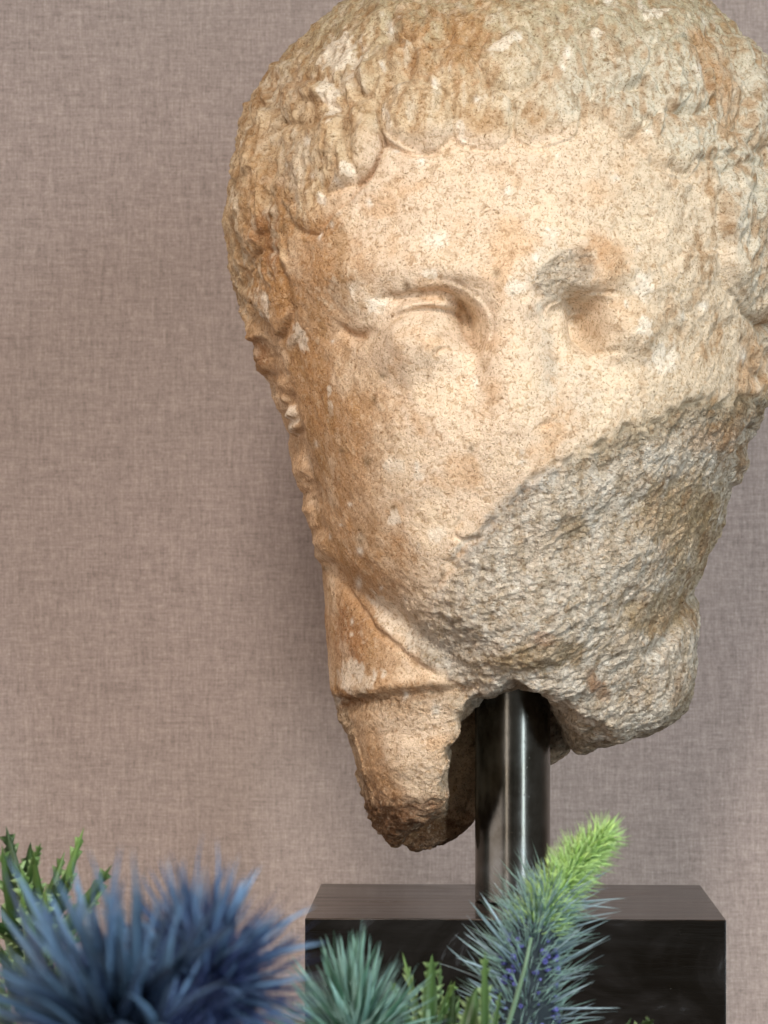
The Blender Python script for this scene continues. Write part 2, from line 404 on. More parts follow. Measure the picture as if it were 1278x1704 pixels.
disp += blob(1130, 1150, 70, 60, 8) + blob(660, 1230, 60, 70, 8) - blob(950, 1120, 110, 26, 9)
stroke([(552, 1160), (590, 1170), (640, 1166), (700, 1156), (760, 1154), (800, 1146)], 13, -15)
stroke([(556, 1140), (600, 1146), (680, 1134), (760, 1138)], 14, 7)
stroke([(722, 972), (765, 938), (806, 893), (842, 854), (895, 806)], 24, -6)
# left eye
disp += -blob(732, 518, 84, 32, 24, 8) - blob(772, 536, 28, 42, 58, -28) - blob(792, 600, 26, 60, 13, -8) - blob(650, 545, 60, 28, 7)
disp += blob(702, 566, 64, 54, 40, 4, 2.3) + blob(640, 440, 110, 34, 9, -6) + blob(775, 456, 60, 26, 15, 14)
stroke([(632, 498), (665, 494), (700, 488), (735, 488), (757, 502), (772, 525), (784, 552)], 7, -18, wob=.2)
stroke([(785, 556), (770, 527), (752, 504), (730, 494), (690, 495), (650, 502)], 14, 8, 'edge', 2.5)
stroke([(652, 536), (675, 524), (700, 517), (730, 521), (753, 534), (768, 558)], 5, -12, wob=.15)
stroke([(648, 524), (672, 512), (702, 505), (734, 509), (761, 523), (778, 552)], 5, 8, wob=.15)
stroke([(722, 594), (738, 586), (760, 580), (790, 581)], 5, -6)

stroke([(712, 466), (745, 470), (775, 480), (800, 496), (818, 520), (820, 545), (812, 585), (800, 625)], 9, 6, 'edge', 4)
disp += -blob(586, 556, 24, 12, 10) + blob(600, 505, 30, 26, 6)
stroke([(559, 540), (575, 556), (600, 556), (620, 540)], 7, -6)
# nose stump and inner right eye
disp += blob(852, 575, 56, 125, 30, 0, 2.3) + blob(840, 730, 100, 100, 15) - blob(938, 560, 34, 70, 8, -8) - blob(978, 538, 28, 44, 74, -20) - blob(950, 512, 46, 18, 24, -24) - blob(925, 600, 20, 60, 8, -8)
disp += blob(1040, 552, 44, 40, 32, 0, 2.4) + blob(940, 455, 44, 36, -9, -35) + blob(1010, 446, 60, 34, 16, -30) + blob(1080, 470, 60, 34, 8, 20) + blob(868, 430, 70, 50, 6) - blob(1010, 620, 60, 30, 7) + blob(1110, 520, 60, 90, 5)
stroke([(904, 548), (912, 514), (934, 503), (960, 495), (992, 488), (1015, 486)], 7, 8, 'edge', 3)
stroke([(958, 508), (966, 545), (985, 574), (1007, 584), (1034, 588)], 6, -10)
stroke([(1000, 486), (1012, 484), (1024, 489)], 4, -5)
stroke([(965, 532), (980, 526), (998, 524)], 4, 6)
stroke([(895, 711), (905, 706), (914, 701)], 5, -5)
stroke([(770, 860), (755, 885), (770, 902), (800, 900)], 6, -5); stroke([(752, 940), (775, 905), (800, 897)], 5, -6)
disp += blob(690, 720, 120, 120, 10) + blob(1090, 640, 90, 50, 7) - blob(800, 800, 50, 70, 6, 25) + blob(870, 330, 260, 90, 6)
# temple and jaw edge
stroke([(470, 600), (484, 660), (498, 720), (514, 790), (524, 850), (534, 915)], 6, -9)
stroke([(425, 500), (448, 540), (462, 575), (472, 610)], 6, -9)
stroke([(430, 520), (444, 545), (462, 570), (470, 600), (482, 650)], 12, 7)
stroke([(620, 1005), (640, 1040), (672, 1078), (720, 1112), (742, 1126)], 12, 7)
stroke([(537, 905), (560, 955), (600, 1012), (650, 1068), (700, 1106), (738, 1130)], 6, -7)
stroke([(1166, 968), (1140, 1015), (1112, 1056), (1088, 1082), (1060, 1092)], 8, -13)
stroke([(1096, 1078), (1112, 1110), (1108, 1155), (1092, 1208)], 18, 9, 'edge', 6)
# hair locks: edges seen in the stone, then smaller worn ones
LOCKS = [([(640, 188), (641, 215), (655, 236), (683, 250), (712, 252)], 26, -15), ([(763, 180), (758, 215), (765, 234), (790, 243), (826, 246)], 20, -6), ([(850, 236), (885, 246), (935, 232), (958, 205)], 22, -3),
         ([(506, 396), (540, 385), (575, 345), (612, 310), (636, 262), (645, 238)], 20, -10), ([(586, 186), (580, 230), (588, 268), (592, 304)], 22, -14), ([(610, 92), (625, 70), (655, 66), (680, 82), (684, 108)], 24, 13),
         ([(655, 58), (662, 36), (700, 28), (735, 38), (742, 60)], 24, 11), ([(684, 106), (665, 118), (630, 130), (615, 160)], 14, -7), ([(448, 172), (456, 140), (480, 118)], 12, 11), ([(428, 190), (416, 240), (418, 300), (408, 340)], 11, 9),
         ([(470, 200), (450, 260), (446, 320), (455, 360)], 16, -9), ([(500, 150), (530, 175), (560, 168)], 16, 9), ([(1100, 82), (1135, 78), (1162, 105), (1174, 140), (1172, 172)], 30, 17), ([(1105, 168), (1125, 176), (1140, 160)], 16, 8),
         ([(1190, 60), (1220, 100), (1238, 150), (1240, 200), (1222, 225)], 22, 13), ([(1060, 235), (1080, 262), (1090, 288), (1140, 294), (1150, 272), (1190, 262)], 14, -8), ([(1175, 300), (1196, 330), (1200, 380), (1205, 440), (1235, 500)], 20, 10),
         ([(1140, 400), (1170, 420), (1200, 415)], 14, -8), ([(1180, 250), (1215, 262), (1250, 290)], 14, 8), ([(1240, 300), (1262, 340), (1275, 400)], 16, 8), ([(1236, 500), (1228, 560), (1240, 610)], 9, -8),
         ([(1232, 660), (1222, 710), (1214, 770)], 8, -8), ([(1250, 560), (1256, 620), (1248, 680), (1256, 720)], 8, 7), ([(960, 190), (985, 165), (1000, 130)], 18, -6), ([(850, 60), (870, 100), (905, 130)], 20, -6),
         ([(780, 90), (800, 130), (790, 170)], 20, -7), ([(720, 120), (735, 160), (725, 200)], 20, -7), ([(960, 40), (1010, 50), (1050, 80), (1070, 130)], 26, 8), ([(1020, 150), (1060, 140), (1085, 165), (1080, 200)], 20, 8)]
def lobe(pts, hgt, wd=14.0, rim=5.0):
    q = path(pts + [pts[0]], 40)[:-1]; pad = 30
    m = (U > q[:, 0].min() - pad) & (U < q[:, 0].max() + pad) & (V > q[:, 1].min() - pad) & (V < q[:, 1].max() + pad) & (Y < 200); ii = np.nonzero(m)[0]
    if not len(ii): return
    sd = poly_sd((U + .45 * (Uw - U))[ii], (V + .45 * (Vw - V))[ii], [tuple(a) for a in q])
    disp[ii] += (np.where(sd > 0, hgt * (1 - np.exp(-sd / wd)), -rim * np.exp(-(sd + 4) ** 2 / 40.0) * (sd < 0)) * front[ii]).astype(np.float32)
for pts_, hg_ in [([(636, 190), (634, 215), (648, 240), (680, 253), (712, 252), (738, 243), (752, 222), (745, 175), (700, 140), (655, 150)], 17),
        ([(757, 170), (754, 215), (764, 237), (790, 245), (826, 246), (844, 225), (850, 175), (800, 140)], 8), ([(858, 170), (856, 226), (884, 246), (930, 240), (962, 212), (955, 160), (900, 140)], 3),
        ([(586, 186), (581, 235), (573, 290), (556, 322), (592, 304), (618, 286), (634, 264), (638, 236), (632, 200), (618, 165)], 20), ([(500, 230), (476, 320), (502, 378), (540, 385), (578, 346), (594, 300), (586, 245), (572, 195), (530, 190)], 10),
        ([(596, 112), (620, 74), (655, 60), (682, 76), (688, 104), (668, 120), (640, 126), (612, 158), (598, 140)], 16), ([(652, 58), (664, 34), (700, 24), (738, 34), (748, 62), (722, 84), (690, 74)], 13),
        ([(1082, 84), (1120, 72), (1155, 90), (1178, 130), (1178, 172), (1150, 188), (1110, 168), (1085, 125)], 15), ([(1052, 232), (1080, 268), (1096, 292), (1140, 296), (1162, 264), (1200, 262), (1216, 228), (1160, 190), (1090, 195)], 9),
        ([(1202, 290), (1196, 340), (1200, 400), (1208, 460), (1240, 522), (1290, 520), (1300, 320), (1250, 276)], 15), ([(440, 180), (416, 240), (402, 330), (398, 400), (425, 425), (446, 350), (455, 260), (470, 190)], 13),
        ([(470, 150), (500, 138), (560, 150), (576, 176), (520, 202), (474, 192)], 11), ([(1192, 62), (1222, 110), (1236, 170), (1230, 230), (1268, 246), (1296, 200), (1276, 120), (1236, 70)], 12),
        ([(430, 430), (420, 480), (440, 530), (470, 560), (482, 520), (470, 460), (455, 420)], 12), ([(960, 60), (1000, 40), (1050, 60), (1070, 110), (1040, 150), (990, 130)], 9), 
        ([(700, 95), (690, 140), (730, 150), (770, 130), (780, 90), (740, 80)], 9), ([(820, 60), (800, 110), (830, 150), (880, 140), (900, 90), (870, 55)], 8), ([(1020, 160), (1010, 200), (1040, 225), (1080, 205), (1080, 165), (1050, 150)], 9)]:
    lobe(pts_, hg_)
stroke([(634, 160), (631, 200), (638, 236), (635, 264), (618, 287), (592, 305), (560, 324)], 5, -10)
stroke([(632, 190), (636, 222), (652, 246), (682, 257), (716, 256), (735, 250)], 5, -9)
stroke([(756, 226), (770, 246), (800, 250), (830, 246)], 5, -4)
for p, w, hh in LOCKS:
    stroke(p[::-1] if hh > 0 else p, w, -hh if hh < 0 else hh, 'edge', 3.0, 0.6)
for i in range(70):
    side = i % 3
    if side == 0: u, v = rnd.uniform(395, 520), rnd.uniform(150, 520)
    elif side == 1: u, v = rnd.uniform(480, 1180), rnd.uniform(-30, 215)
    else: u, v = rnd.uniform(1080, 1290), rnd.uniform(60, 520)
    dx, dy = u - 860, v + 230; l = math.hypot(dx, dy); dx, dy = dx / l, dy / l; L = rnd.uniform(35, 80); cv = rnd.choice((-1, 1)) * rnd.uniform(.2, .7)
    if u < 520 or u > 1190: dx *= 0.25
    p = [(u + dx * L * t + -dy * cv * L * t * t, v + dy * L * t + dx * cv * L * t * t) for t in (0, .35, .7, 1)]
    big = side != 1
    stroke(p, rnd.uniform(9, 20), rnd.uniform(3, 7) if big else rnd.uniform(2, 4.5), 'edge', 2.5 if big else 5, 0.9, n=8)
# small lobes down the left edge (ear and hair remains)
for i in range(34):
    v = rnd.uniform(440, 910); e = float(np.interp(v, [440, 500, 600, 700, 800, 910], [392, 405, 439, 471, 503, 531])); u = e + rnd.uniform(3, 34 * (1 - (v - 440) / 700))
    stroke([(u, v), (u + 6 + rnd.uniform(-4, 6), v + 22), (u + 12, v + rnd.uniform(38, 62))], rnd.uniform(5, 9), rnd.uniform(4, 9) * rnd.choice((1, 1, -1)), 'ridge', n=8)
for i in range(22):
    v = rnd.uniform(470, 780); e = float(np.interp(v, [470, 600, 700, 780], [1306, 1284, 1266, 1236])); u = e - rnd.uniform(2, 40)
    stroke([(u, v), (u - 4, v + 24), (u - rnd.uniform(4, 12), v + 55)], rnd.uniform(5, 9), rnd.uniform(4, 9) * rnd.choice((1, -1)), 'ridge', n=8)
# worn surface
disp -= 7 * hairc * sst(np.abs(U - 850), 250, 400)
strand = fbm(co * np.array([1.5, 1, .5], np.float32), 22, 2, 3.3, 0.5, True)
disp += hairc * (3.2 * n_mid + 2.0 * strand * sst(np.abs(U - 850), 200, 380) + 1.5 * strand + 2.4 * fbm(co, 15, 2, 8.8))
pit = np.clip(fbm(co, 13, 2, 31.0) - 0.45, 0, 1)
disp += 3.0 * n_big + 1.4 * n_mid * (1 - hairc) + 0.7 * fbm(co, 9, 2, 14.2) - 5 * pit * (0.25 + hairc * .5)
chip = np.exp(-(((Uw - 935) * .82 + (Vw - 455) * -.57) / 62) ** 2 - (((Uw - 935) * .57 + (Vw - 455) * .82) / 36) ** 2)
chip = sst(chip, .3, .6) * front; disp += chip * (rock * .8 - 7)
rough = np.maximum(rough, chip * .8)
grey_z = sst(U + 30 * n_w1, 890, 1010) * sst(V, 900, 700) * (1 - hairc)
disp += grey_z * 2.0 * fbm(co, 17, 2, 6.6, 0.6)
co2 = (co + nor * disp[:, None]) * S; co2[:, 2] += EYE

# ---------------------------------------------------------------- stone head: colour of the stone, its stains and some painted shade
def L3(*c): return np.array(lin(*c), np.float32)
col = np.empty((len(U), 3), np.float32); col[:] = L3(222, 198, 170)
def lay(mask, c, s=1.0):
    mm = np.clip(mask * s, 0, 1)[:, None].astype(np.float32); col[:] = col * (1 - mm) + L3(*c) * mm
t1 = fbm(co, 30, 3, 41.0); t2 = fbm(co, 75, 3, 51.0); t3 = fbm(co, 14, 3, 61.0); t4 = fbm(co * np.array([1.6, 1, .5], np.float32), 26, 3, 71.0)
def spot(u, v, ru, rv, ang=0, rag=0.55, edge=0.25):
    ca, sa = math.cos(R(ang)), math.sin(R(ang)); x = U - u; y = V - v
    q = np.sqrt(((x * ca + y * sa) / ru) ** 2 + ((-x * sa + y * ca) / rv) ** 2)
    return sst(1 - q + rag * (0.6 * t1 + 0.6 * t3), -edge, edge) * sst(-Y, -250, -100)
lay(sst(t2, 0.0, 0.7), (228, 202, 168), 0.7); lay(sst(-t2, 0.05, 0.7), (208, 166, 122), 0.55)
left = sst(-(U + 22 * t1 - np.interp(V, [300, 600, 900, 1150], [560, 590, 640, 700])), -70, 60)
lay(left * (1 - .8 * sst(V, 1165, 1190) * sst(U, 600, 640)), (190, 148, 104), 0.7)
lay(hairc * sst(V, 620, 480), (198, 174, 138), 0.75)
gl = hairc * sst(U + 30 * t2, 780, 1000) * sst(V, 620, 520); lay(gl, (202, 192, 170), 0.95)
lay(sst(V + 40 * t1, 160, -10), (166, 152, 118), 0.8)
rt = sst(U + 40 * t2, 900, 1080) * (1 - hairc) * sst(V, 940, 760); lay(rt, (208, 190, 162), 0.7)
ruu = brk; lay(ruu, (230, 216, 194), 0.95)
lay(ruu * sst(t4, 0.0, 0.5), (248, 238, 220), 0.75); lay(ruu * sst(-t4, 0.12, 0.55), (182, 158, 124), 0.55)
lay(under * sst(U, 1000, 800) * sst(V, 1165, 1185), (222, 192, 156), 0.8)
for a_ in [(1130, 850, 80, 52, -25), (1160, 910, 40, 70, 10), (1100, 1020, 70, 36, -20), (960, 880, 20, 28, 0), (900, 1090, 90, 22, -8)]: lay(spot(*a_), (176, 146, 98), 0.62)
for a_ in [(905, 1060, 16, 14, 0), (988, 1132, 14, 18, 0), (1000, 1150, 20, 12, 40)]: lay(spot(*a_), (172, 124, 84), 0.55)
for a_ in [(850, 840, 60, 18, -42), (790, 905, 50, 16, -45), (900, 800, 50, 14, -30)]: lay(spot(*a_), (168, 164, 156), 0.45)  # grey shade of the step wall along the break, painted into the colour
for a_ in [(440, 430, 34, 110, -5), (478, 350, 30, 60, 15), (470, 470, 40, 40, 0), (545, 720, 26, 170, -6), (500, 600, 24, 90, -10), (598, 1040, 42, 70, -15), (575, 1150, 50, 22, 0), (640, 1310, 36, 70, -20),
           (765, 70, 48, 60, 0), (690, 90, 26, 50, 0), (560, 460, 60, 60, 0), (610, 690, 60, 70, 20), (620, 930, 60, 60, 30), (1000, 420, 40, 30, 0), (1200, 150, 22, 70, -20), (1160, 110, 16, 50, -20), (1265, 470, 16, 70, 0),
           (1240, 640, 16, 90, 5), (1200, 720, 50, 26, -20), (720, 1145, 60, 14, 0), (530, 380, 40, 20, 0)]: lay(spot(*a_, rag=.9, edge=.45), (176, 128, 76), 0.55)
for a_ in [(575, 1060, 26, 60, -10), (450, 400, 18, 50, 0), (440, 590, 14, 30, -20), (690, 1370, 60, 36, -30), (570, 1165, 30, 12, 0)]: lay(spot(*a_, rag=.9, edge=.4), (146, 98, 58), 0.6)
for a_ in [(935, 460, 40, 55, -30), (935, 455, 46, 50, -35), (912, 590, 14, 60, -6), (950, 650, 46, 50, 0), (590, 490, 46, 28, 15), (480, 150, 40, 26, -30), (1225, 400, 28, 110, -8), (500, 280, 30, 50, 0)]: lay(spot(*a_, rag=.8, edge=.4), (204, 192, 172), 0.42)
lay(hairc * sst(t4, 0.15, 0.6) * sst(V, 900, 600), (214, 200, 176), 0.55); lay(hairc * sst(-t4, 0.1, 0.55), (164, 122, 74), 0.5)
for a_ in [(855, 476, 15, 13, 0), (625, 508, 16, 12, 0), (665, 774, 20, 11, 0), (700, 792, 8, 6, 0), (655, 862, 10, 12, 0), (727, 890, 16, 12, -30), (757, 918, 14, 7, -40), (918, 388, 16, 8, 10), (730, 402, 22, 14, 10),
           (1065, 475, 12, 22, 0), (1060, 545, 14, 22, 10), (597, 1126, 34, 20, 10), (560, 170, 10, 34, -10), (575, 100, 34, 30, 0), (650, 200, 10, 22, -20), (590, 286, 6, 10, 0), (545, 335, 8, 12, -20), (768, 218, 6, 14, 0),
           (990, 65, 12, 8, 0), (1085, 30, 16, 9, 0), (640, 1020, 14, 40, -35), (1100, 590, 24, 26, 0), (488, 700, 5, 20, -10), (700, 1060, 50, 14, 35), (720, 455, 12, 6, 0), (1165, 700, 40, 8, -5), (550, 650, 4, 9, 0), (552, 680, 4, 12, 0), (449, 505, 10, 24, -25), (500, 560, 10, 26, -15), (835, 85, 26, 10, -30)]:
    lay(spot(*a_, rag=0.8), (236, 224, 204), 0.7)
for i in range(130):
    u, v = rnd.uniform(400, 1250), rnd.uniform(0, 1200); s_ = rnd.uniform(2.5, 7)
    m_ = np.exp(-(((U - u) / s_) ** 2 + ((V - v) / (s_ * rnd.uniform(.6, 2))) ** 2)) * sst(-Y, -100, 0)
    lay(m_, (238, 230, 214) if i % 3 else (112, 86, 52), 0.8)
lay(sst(t2 + .5 * t1, .1, .7) * sst(V, 150, 260) * (1 - hairc), (232, 210, 182), 0.4)
nz = sst(fbm(co * np.array([1.2, 1, .6], np.float32), 48, 4, 91.0, .6), 0.12, 0.75)
lay(nz * np.maximum(sst(np.abs(U - 850), 120, 330), .7 * hairc), (162, 122, 76), 0.68)
lay(sst(bd, -12, 8) * sst(-bd, -62, -20) * sst(U + 30 * t1, 900, 1010), (158, 138, 104), 0.6)  # shade below the upper right edge of the break, painted in as olive-brown
lay(rough * sst(fbm(co, 12, 2, 77.0), .5, .75), (120, 104, 80), 0.55)
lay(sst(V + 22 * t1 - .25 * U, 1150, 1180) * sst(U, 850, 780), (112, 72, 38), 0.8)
lay(hairc * sst(fbm(co, 20, 3, 131.0), .3, .7), (136, 106, 66), 0.5)
lay(sst(t3, 0.25, 0.8), (232, 212, 182), 0.35); lay(sst(-t3, 0.2, 0.8), (168, 134, 96), 0.40)

def mat_stone():
    n = N('weathered_marble'); o = n.obj()
    vc = n.n('ShaderNodeAttribute', attribute_name='stain_shade').outputs['Color']; rg = n.n('ShaderNodeAttribute', attribute_name='rough').outputs['Fac']
    f1 = n.noise(o, 1500, 3, 0.65, 0.8); f2 = n.noise(o, 520, 4, 0.65, 1.2); f3 = n.noise(n.mapping(o, (560, 720, 780), (0, R(25), 0)), 1.0, 4, 0.7, 1.0)
    c = n.mix(n.ramp(f2, [(0.35, (1, 1, 1)), (0.5, (0, 0, 0))]), vc, n.mix(1.0, vc, (0.68, 0.60, 0.50), 'MULTIPLY'))
    c = n.mix(n.ramp(f1, [(0.32, (1, 1, 1)), (0.44, (0, 0, 0))]), c, n.mix(1.0, c, (0.40, 0.34, 0.27), 'MULTIPLY'))
    c = n.mix(n.math('MULTIPLY', n.ramp(f1, [(0.56, (0, 0, 0)), (0.72, (1, 1, 1))]), 0.30), c, lin(246, 232, 208))
    n.l(c, n.b.inputs['Base Color'])
    n.b.inputs['Roughness'].default_value = 0.78; n.b.inputs['Specular IOR Level'].default_value = 0.25
    fine = n.math('MULTIPLY', n.math('ADD', n.math('MULTIPLY', f2, 0.8), n.math('MULTIPLY', f1, 0.45)), 0.72)
    vo = n.n('ShaderNodeTexVoronoi', feature='F1'); n.l(n.mapping(o, (460, 540, 580), (0, R(25), 0)), vo.inputs['Vector']); vo.inputs['Scale'].default_value = 1.0
    h2 = n.math('MULTIPLY', n.math('ADD', n.math('MULTIPLY', f3, 2.6), n.math('MULTIPLY', vo.outputs['Distance'], -1.3)), rg)
    n.l(n.bump(n.math('ADD', fine, h2), 1.0, 0.0011), n.b.inputs['Normal'])
    return n.m
head_me.vertices.foreach_set('co', co2.astype(np.float32).ravel())
ca = head_me.color_attributes.new('stain_shade', 'FLOAT_COLOR', 'POINT'); ca.data.foreach_set('color', np.concatenate([col, np.ones((len(U), 1), np.float32)], 1).ravel())
fa = head_me.attributes.new('rough', 'FLOAT', 'POINT'); fa.data.foreach_set('value', np.clip(rough, 0, 1).astype(np.float32))
head_me.materials.clear(); head_me.update()
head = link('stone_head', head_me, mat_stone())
tag(head, 'broken ancient marble head with curly hair and missing nose and mouth, on the steel post', 'sculpture')

# ---------------------------------------------------------------- flowers
def mat_petal(name, base, tip, dark, rough=0.55, rand=0.3):
    n = N(name); tc = n.n('ShaderNodeTexCoord'); g = n.n('ShaderNodeSeparateXYZ'); n.l(tc.outputs['Object'], g.inputs[0])
    ri = n.n('ShaderNodeObjectInfo').outputs['Random']
    c = n.ramp(g.outputs[1], [(0.0, lin(*base)), (0.9, lin(*tip))])
    c = n.mix(n.math('MULTIPLY', ri, rand * 2), c, lin(*dark))
    f = n.noise(n.mapping(tc.outputs['Object'], (60, 4, 60)), 1.0, 3, 0.6)
    c = n.mix(n.math('MULTIPLY', f, 0.5), c, n.mix(1.0, c, (1.7, 1.7, 1.7), 'MULTIPLY'))
    n.l(c, n.b.inputs['Base Color']); n.b.inputs['Roughness'].default_value = rough
    return n.m
def blade(name, width, bend, fold=0.35, teeth=0, seg=8, belly=0.35, thick=0.006):
    """lance-shaped blade of length 1 along +Y, solid, folded along its rib, with spines on the rim when teeth > 0"""
    v, f = [], []
    for i in range(seg + 1):
        t = i / seg; w = width * (math.sin(math.pi * min(1, t ** belly * 1.0)) ** 0.8 if 0 < t < 1 else 0) + 0.004 * (1 - t)
        w = max(w, width * 0.25 * (1 - t))
        z = bend * t * t; th = thick * (1 - t) + 0.001
        v += [(-w, t, z + w * fold), (0, t, z + th), (w, t, z + w * fold), (0, t, z - th * 0.6)]
    for i in range(seg):
        a = i * 4; b = a + 4
        f += [(a, a + 1, b + 1, b), (a + 1, a + 2, b + 2, b + 1), (a + 2, a + 3, b + 3, b + 2), (a + 3, a, b, b + 3)]
    for k in range(teeth):
        t = (k + 0.7 + rnd.uniform(-.25, .25)) / (teeth + 0.6); i = min(seg - 1, int(t * seg)); a = i * 4; b = a + 4
        for s in (0, 2):
            p0, p1 = Vector(v[a + s]), Vector(v[b + s]); out = Vector((-1 if s == 0 else 1, 0.75, 0.15)).normalized() * (width * 0.6 + 0.012) * rnd.uniform(.5, 1.8)
            q = len(v); v += [tuple(p0), tuple(p1), tuple((p0 + p1) / 2 + out), tuple((p0 + p1) / 2 + Vector((0, 0, 0.008)))]
            f += [(q, q + 1, q + 2), (q + 1, q + 3, q + 2), (q + 3, q, q + 2)]
    return pydata(name, v, f)
def aim(o, base, dr, length, wid=1.0, roll=None, parent=None):
    dr = Vector(dr).normalized(); up = Vector((rnd.uniform(-1, 1), rnd.uniform(-1, 1), rnd.uniform(-1, 1))) if roll is None else Vector(roll)
    x = dr.cross(up).normalized(); z = x.cross(dr).normalized()
    m = Matrix((x, dr, z)).transposed().to_4x4(); m = Matrix.Translation(base) @ m @ Matrix.Diagonal((length * wid, length, length * wid, 1))
    if parent: o.parent = parent; m = Matrix.Translation(-parent.location) @ m
    o.matrix_basis = m; return o
def tube(name, pts, rad, m, parent, seg=8):
    v, f = [], []; pts = [Vector(p) for p in pts]
    off = parent.location if parent else Vector()
    for i, p in enumerate(pts):
        d = (pts[min(i + 1, len(pts) - 1)] - pts[max(i - 1, 0)]).normalized(); x = d.cross(Vector((0, 1, 0.1))).normalized(); z = x.cross(d)
        for k in range(seg):
            a = 2 * math.pi * k / seg; v.append(p - off + (x * math.cos(a) + z * math.sin(a)) * rad[i])
    for i in range(len(pts) - 1):
        for k in range(seg): f.append((i * seg + k, i * seg + (k + 1) % seg, (i + 1) * seg + (k + 1) % seg, (i + 1) * seg + k))
    f.append(tuple(range(seg))[::-1]); f.append(tuple((len(pts) - 1) * seg + k for k in range(seg)))
    return link(name, pydata(name, v, f), m, parent)
M_BLUE = mat_petal('blue_bract', (16, 26, 50), (138, 176, 210), (36, 50, 92), 0.45, 0.42)
M_NAVY = mat_petal('slate_bract', (18, 26, 44), (112, 144, 170), (28, 40, 68), 0.45, 0.42)
M_TEAL = mat_petal('teal_bract', (44, 84, 66), (142, 178, 168), (44, 88, 60), 0.5, 0.45)
M_SILV = mat_petal('silver_bract', (70, 88, 110), (168, 190, 196), (74, 104, 104), 0.45)
M_LIME = mat_petal('lime_bract', (90, 146, 40), (214, 236, 150), (90, 150, 46), 0.5, 0.3)
M_LEAF = mat_petal('green_leaf', (32, 64, 18), (104, 134, 70), (24, 50, 14), 0.5, 0.5)
_t = M_LEAF.node_tree; _b = _t.nodes['Principled BSDF']; _src = _b.inputs['Base Color'].links[0].from_socket
_tc = _t.nodes.new('ShaderNodeTexCoord'); _sp = _t.nodes.new('ShaderNodeSeparateXYZ'); _t.links.new(_tc.outputs['Object'], _sp.inputs[0])
_ab = _t.nodes.new('ShaderNodeMath'); _ab.operation = 'ABSOLUTE'; _t.links.new(_sp.outputs[0], _ab.inputs[0])
_mr = _t.nodes.new('ShaderNodeMapRange'); _mr.inputs[1].default_value = .055; _mr.inputs[2].default_value = .12; _t.links.new(_ab.outputs[0], _mr.inputs[0])
_mx = _t.nodes.new('ShaderNodeMix'); _mx.data_type = 'RGBA'; _t.links.new(_mr.outputs[0], _mx.inputs[0]); _t.links.new(_src, _mx.inputs[6]); _mx.inputs[7].default_value = (*lin(150, 176, 120), 1)
_t.links.new(_mx.outputs[2], _b.inputs['Base Color'])
M_STEM = mat_petal('pale_stem', (92, 118, 92), (112, 138, 110), (84, 110, 86), 0.5, 0.1)
M_HEADB = mat_petal('flower_core', (30, 40, 46), (36, 48, 60), (30, 44, 42), 0.9)
M_LIMEC = mat_petal('lime_core', (70, 110, 40), (90, 140, 50), (60, 100, 40), 0.6)
M_FLOR = mat_petal('violet_floret', (44, 50, 106), (96, 98, 164), (38, 44, 96), 0.5)
def setmat(lst, m):
    for x in lst: x.materials.append(m)
    return lst
B_BLUE = setmat([blade('bract', w, b, 0.5, 0, 7, 0.55) for w, b in ((.026, .14), (.034, -.18), (.020, .08), (.030, .26))], M_BLUE)
B_NAVY = setmat([blade('bract', w, b, 0.4, 0, 8, 0.5) for w, b in ((.028, .18), (.038, -.22), (.024, .12), (.033, .3))], M_NAVY)
B_TEAL = setmat([blade('bract', w, b, 0.5, 0, 7, 0.5) for w, b in ((.030, .12), (.044, -.16), (.022, .10), (.036, .2))], M_TEAL)
B_SILV = setmat([blade('bract', w, b, 0.5, 0, 6, 0.5) for w, b in ((.020, .10), (.027, -.10), (.016, .08))], M_SILV)
B_LIME = setmat([blade('bract', w, b, 0.4, 0, 5, 0.6) for w, b in ((.075, .25), (.055, .35), (.095, .2))], M_LIME)
L_LEAF = setmat([blade('leaf', w, b, 0.45, t, 10, 0.6, 0.010) for w, b, t in ((.09, .16, 6), (.11, -.2, 5), (.07, .25, 4), (.09, .12, 6))], M_LEAF)
def spindle(name, a, b, r0, m, parent, seg=16):
    pts = [a.lerp(b, t) for t in np.linspace(0, 1, 9)]
    return tube(name, pts, [r0 * max(0.06, math.sin(math.pi * (0.18 + 0.80 * t)) ** 0.7) for t in np.linspace(0, 1, 9)], m, parent, seg)
def spines(name, n_, gen, m, parent):
    """fine hairs and spines too many to count, joined"""
    v, f = [], []; off = parent.location
    for _ in range(n_):
        a, d, ln, w = gen(); d = d.normalized(); x = d.orthogonal().normalized() * w; z = d.cross(x).normalized() * w; q = len(v); mid = a + d * ln * .5 + Vector((rnd.uniform(-1, 1), rnd.uniform(-1, 1), rnd.uniform(-1, 1))) * ln * .05
        v += [a + x - off, a - x * .5 + z - off, a - x * .5 - z - off, mid + x * .7 - off, mid - x * .35 + z * .7 - off, mid - x * .35 - z * .7 - off, a + d * ln - off]
        for k in range(3): f += [(q + k, q + (k + 1) % 3, q + 3 + (k + 1) % 3, q + 3 + k), (q + 3 + k, q + 3 + (k + 1) % 3, q + 6)]
    o = link(name, pydata(name, v, f), m, parent); o['kind'] = 'stuff'; return o
def rand_dir(axis, lo, hi):
    """unit vector at lo..hi degrees from the axis"""
    axis = Vector(axis).normalized(); a = axis.orthogonal().normalized(); b = axis.cross(a)
    th = R(rnd.uniform(lo, hi)); ph = rnd.uniform(0, 2 * math.pi)
    return axis * math.cos(th) + (a * math.cos(ph) + b * math.sin(ph)) * math.sin(th)
def depth(d): return d - D
def px(n_, y): return n_ * (D + y) / D * S
GROUP = 'sea holly flowers in front of the stand'

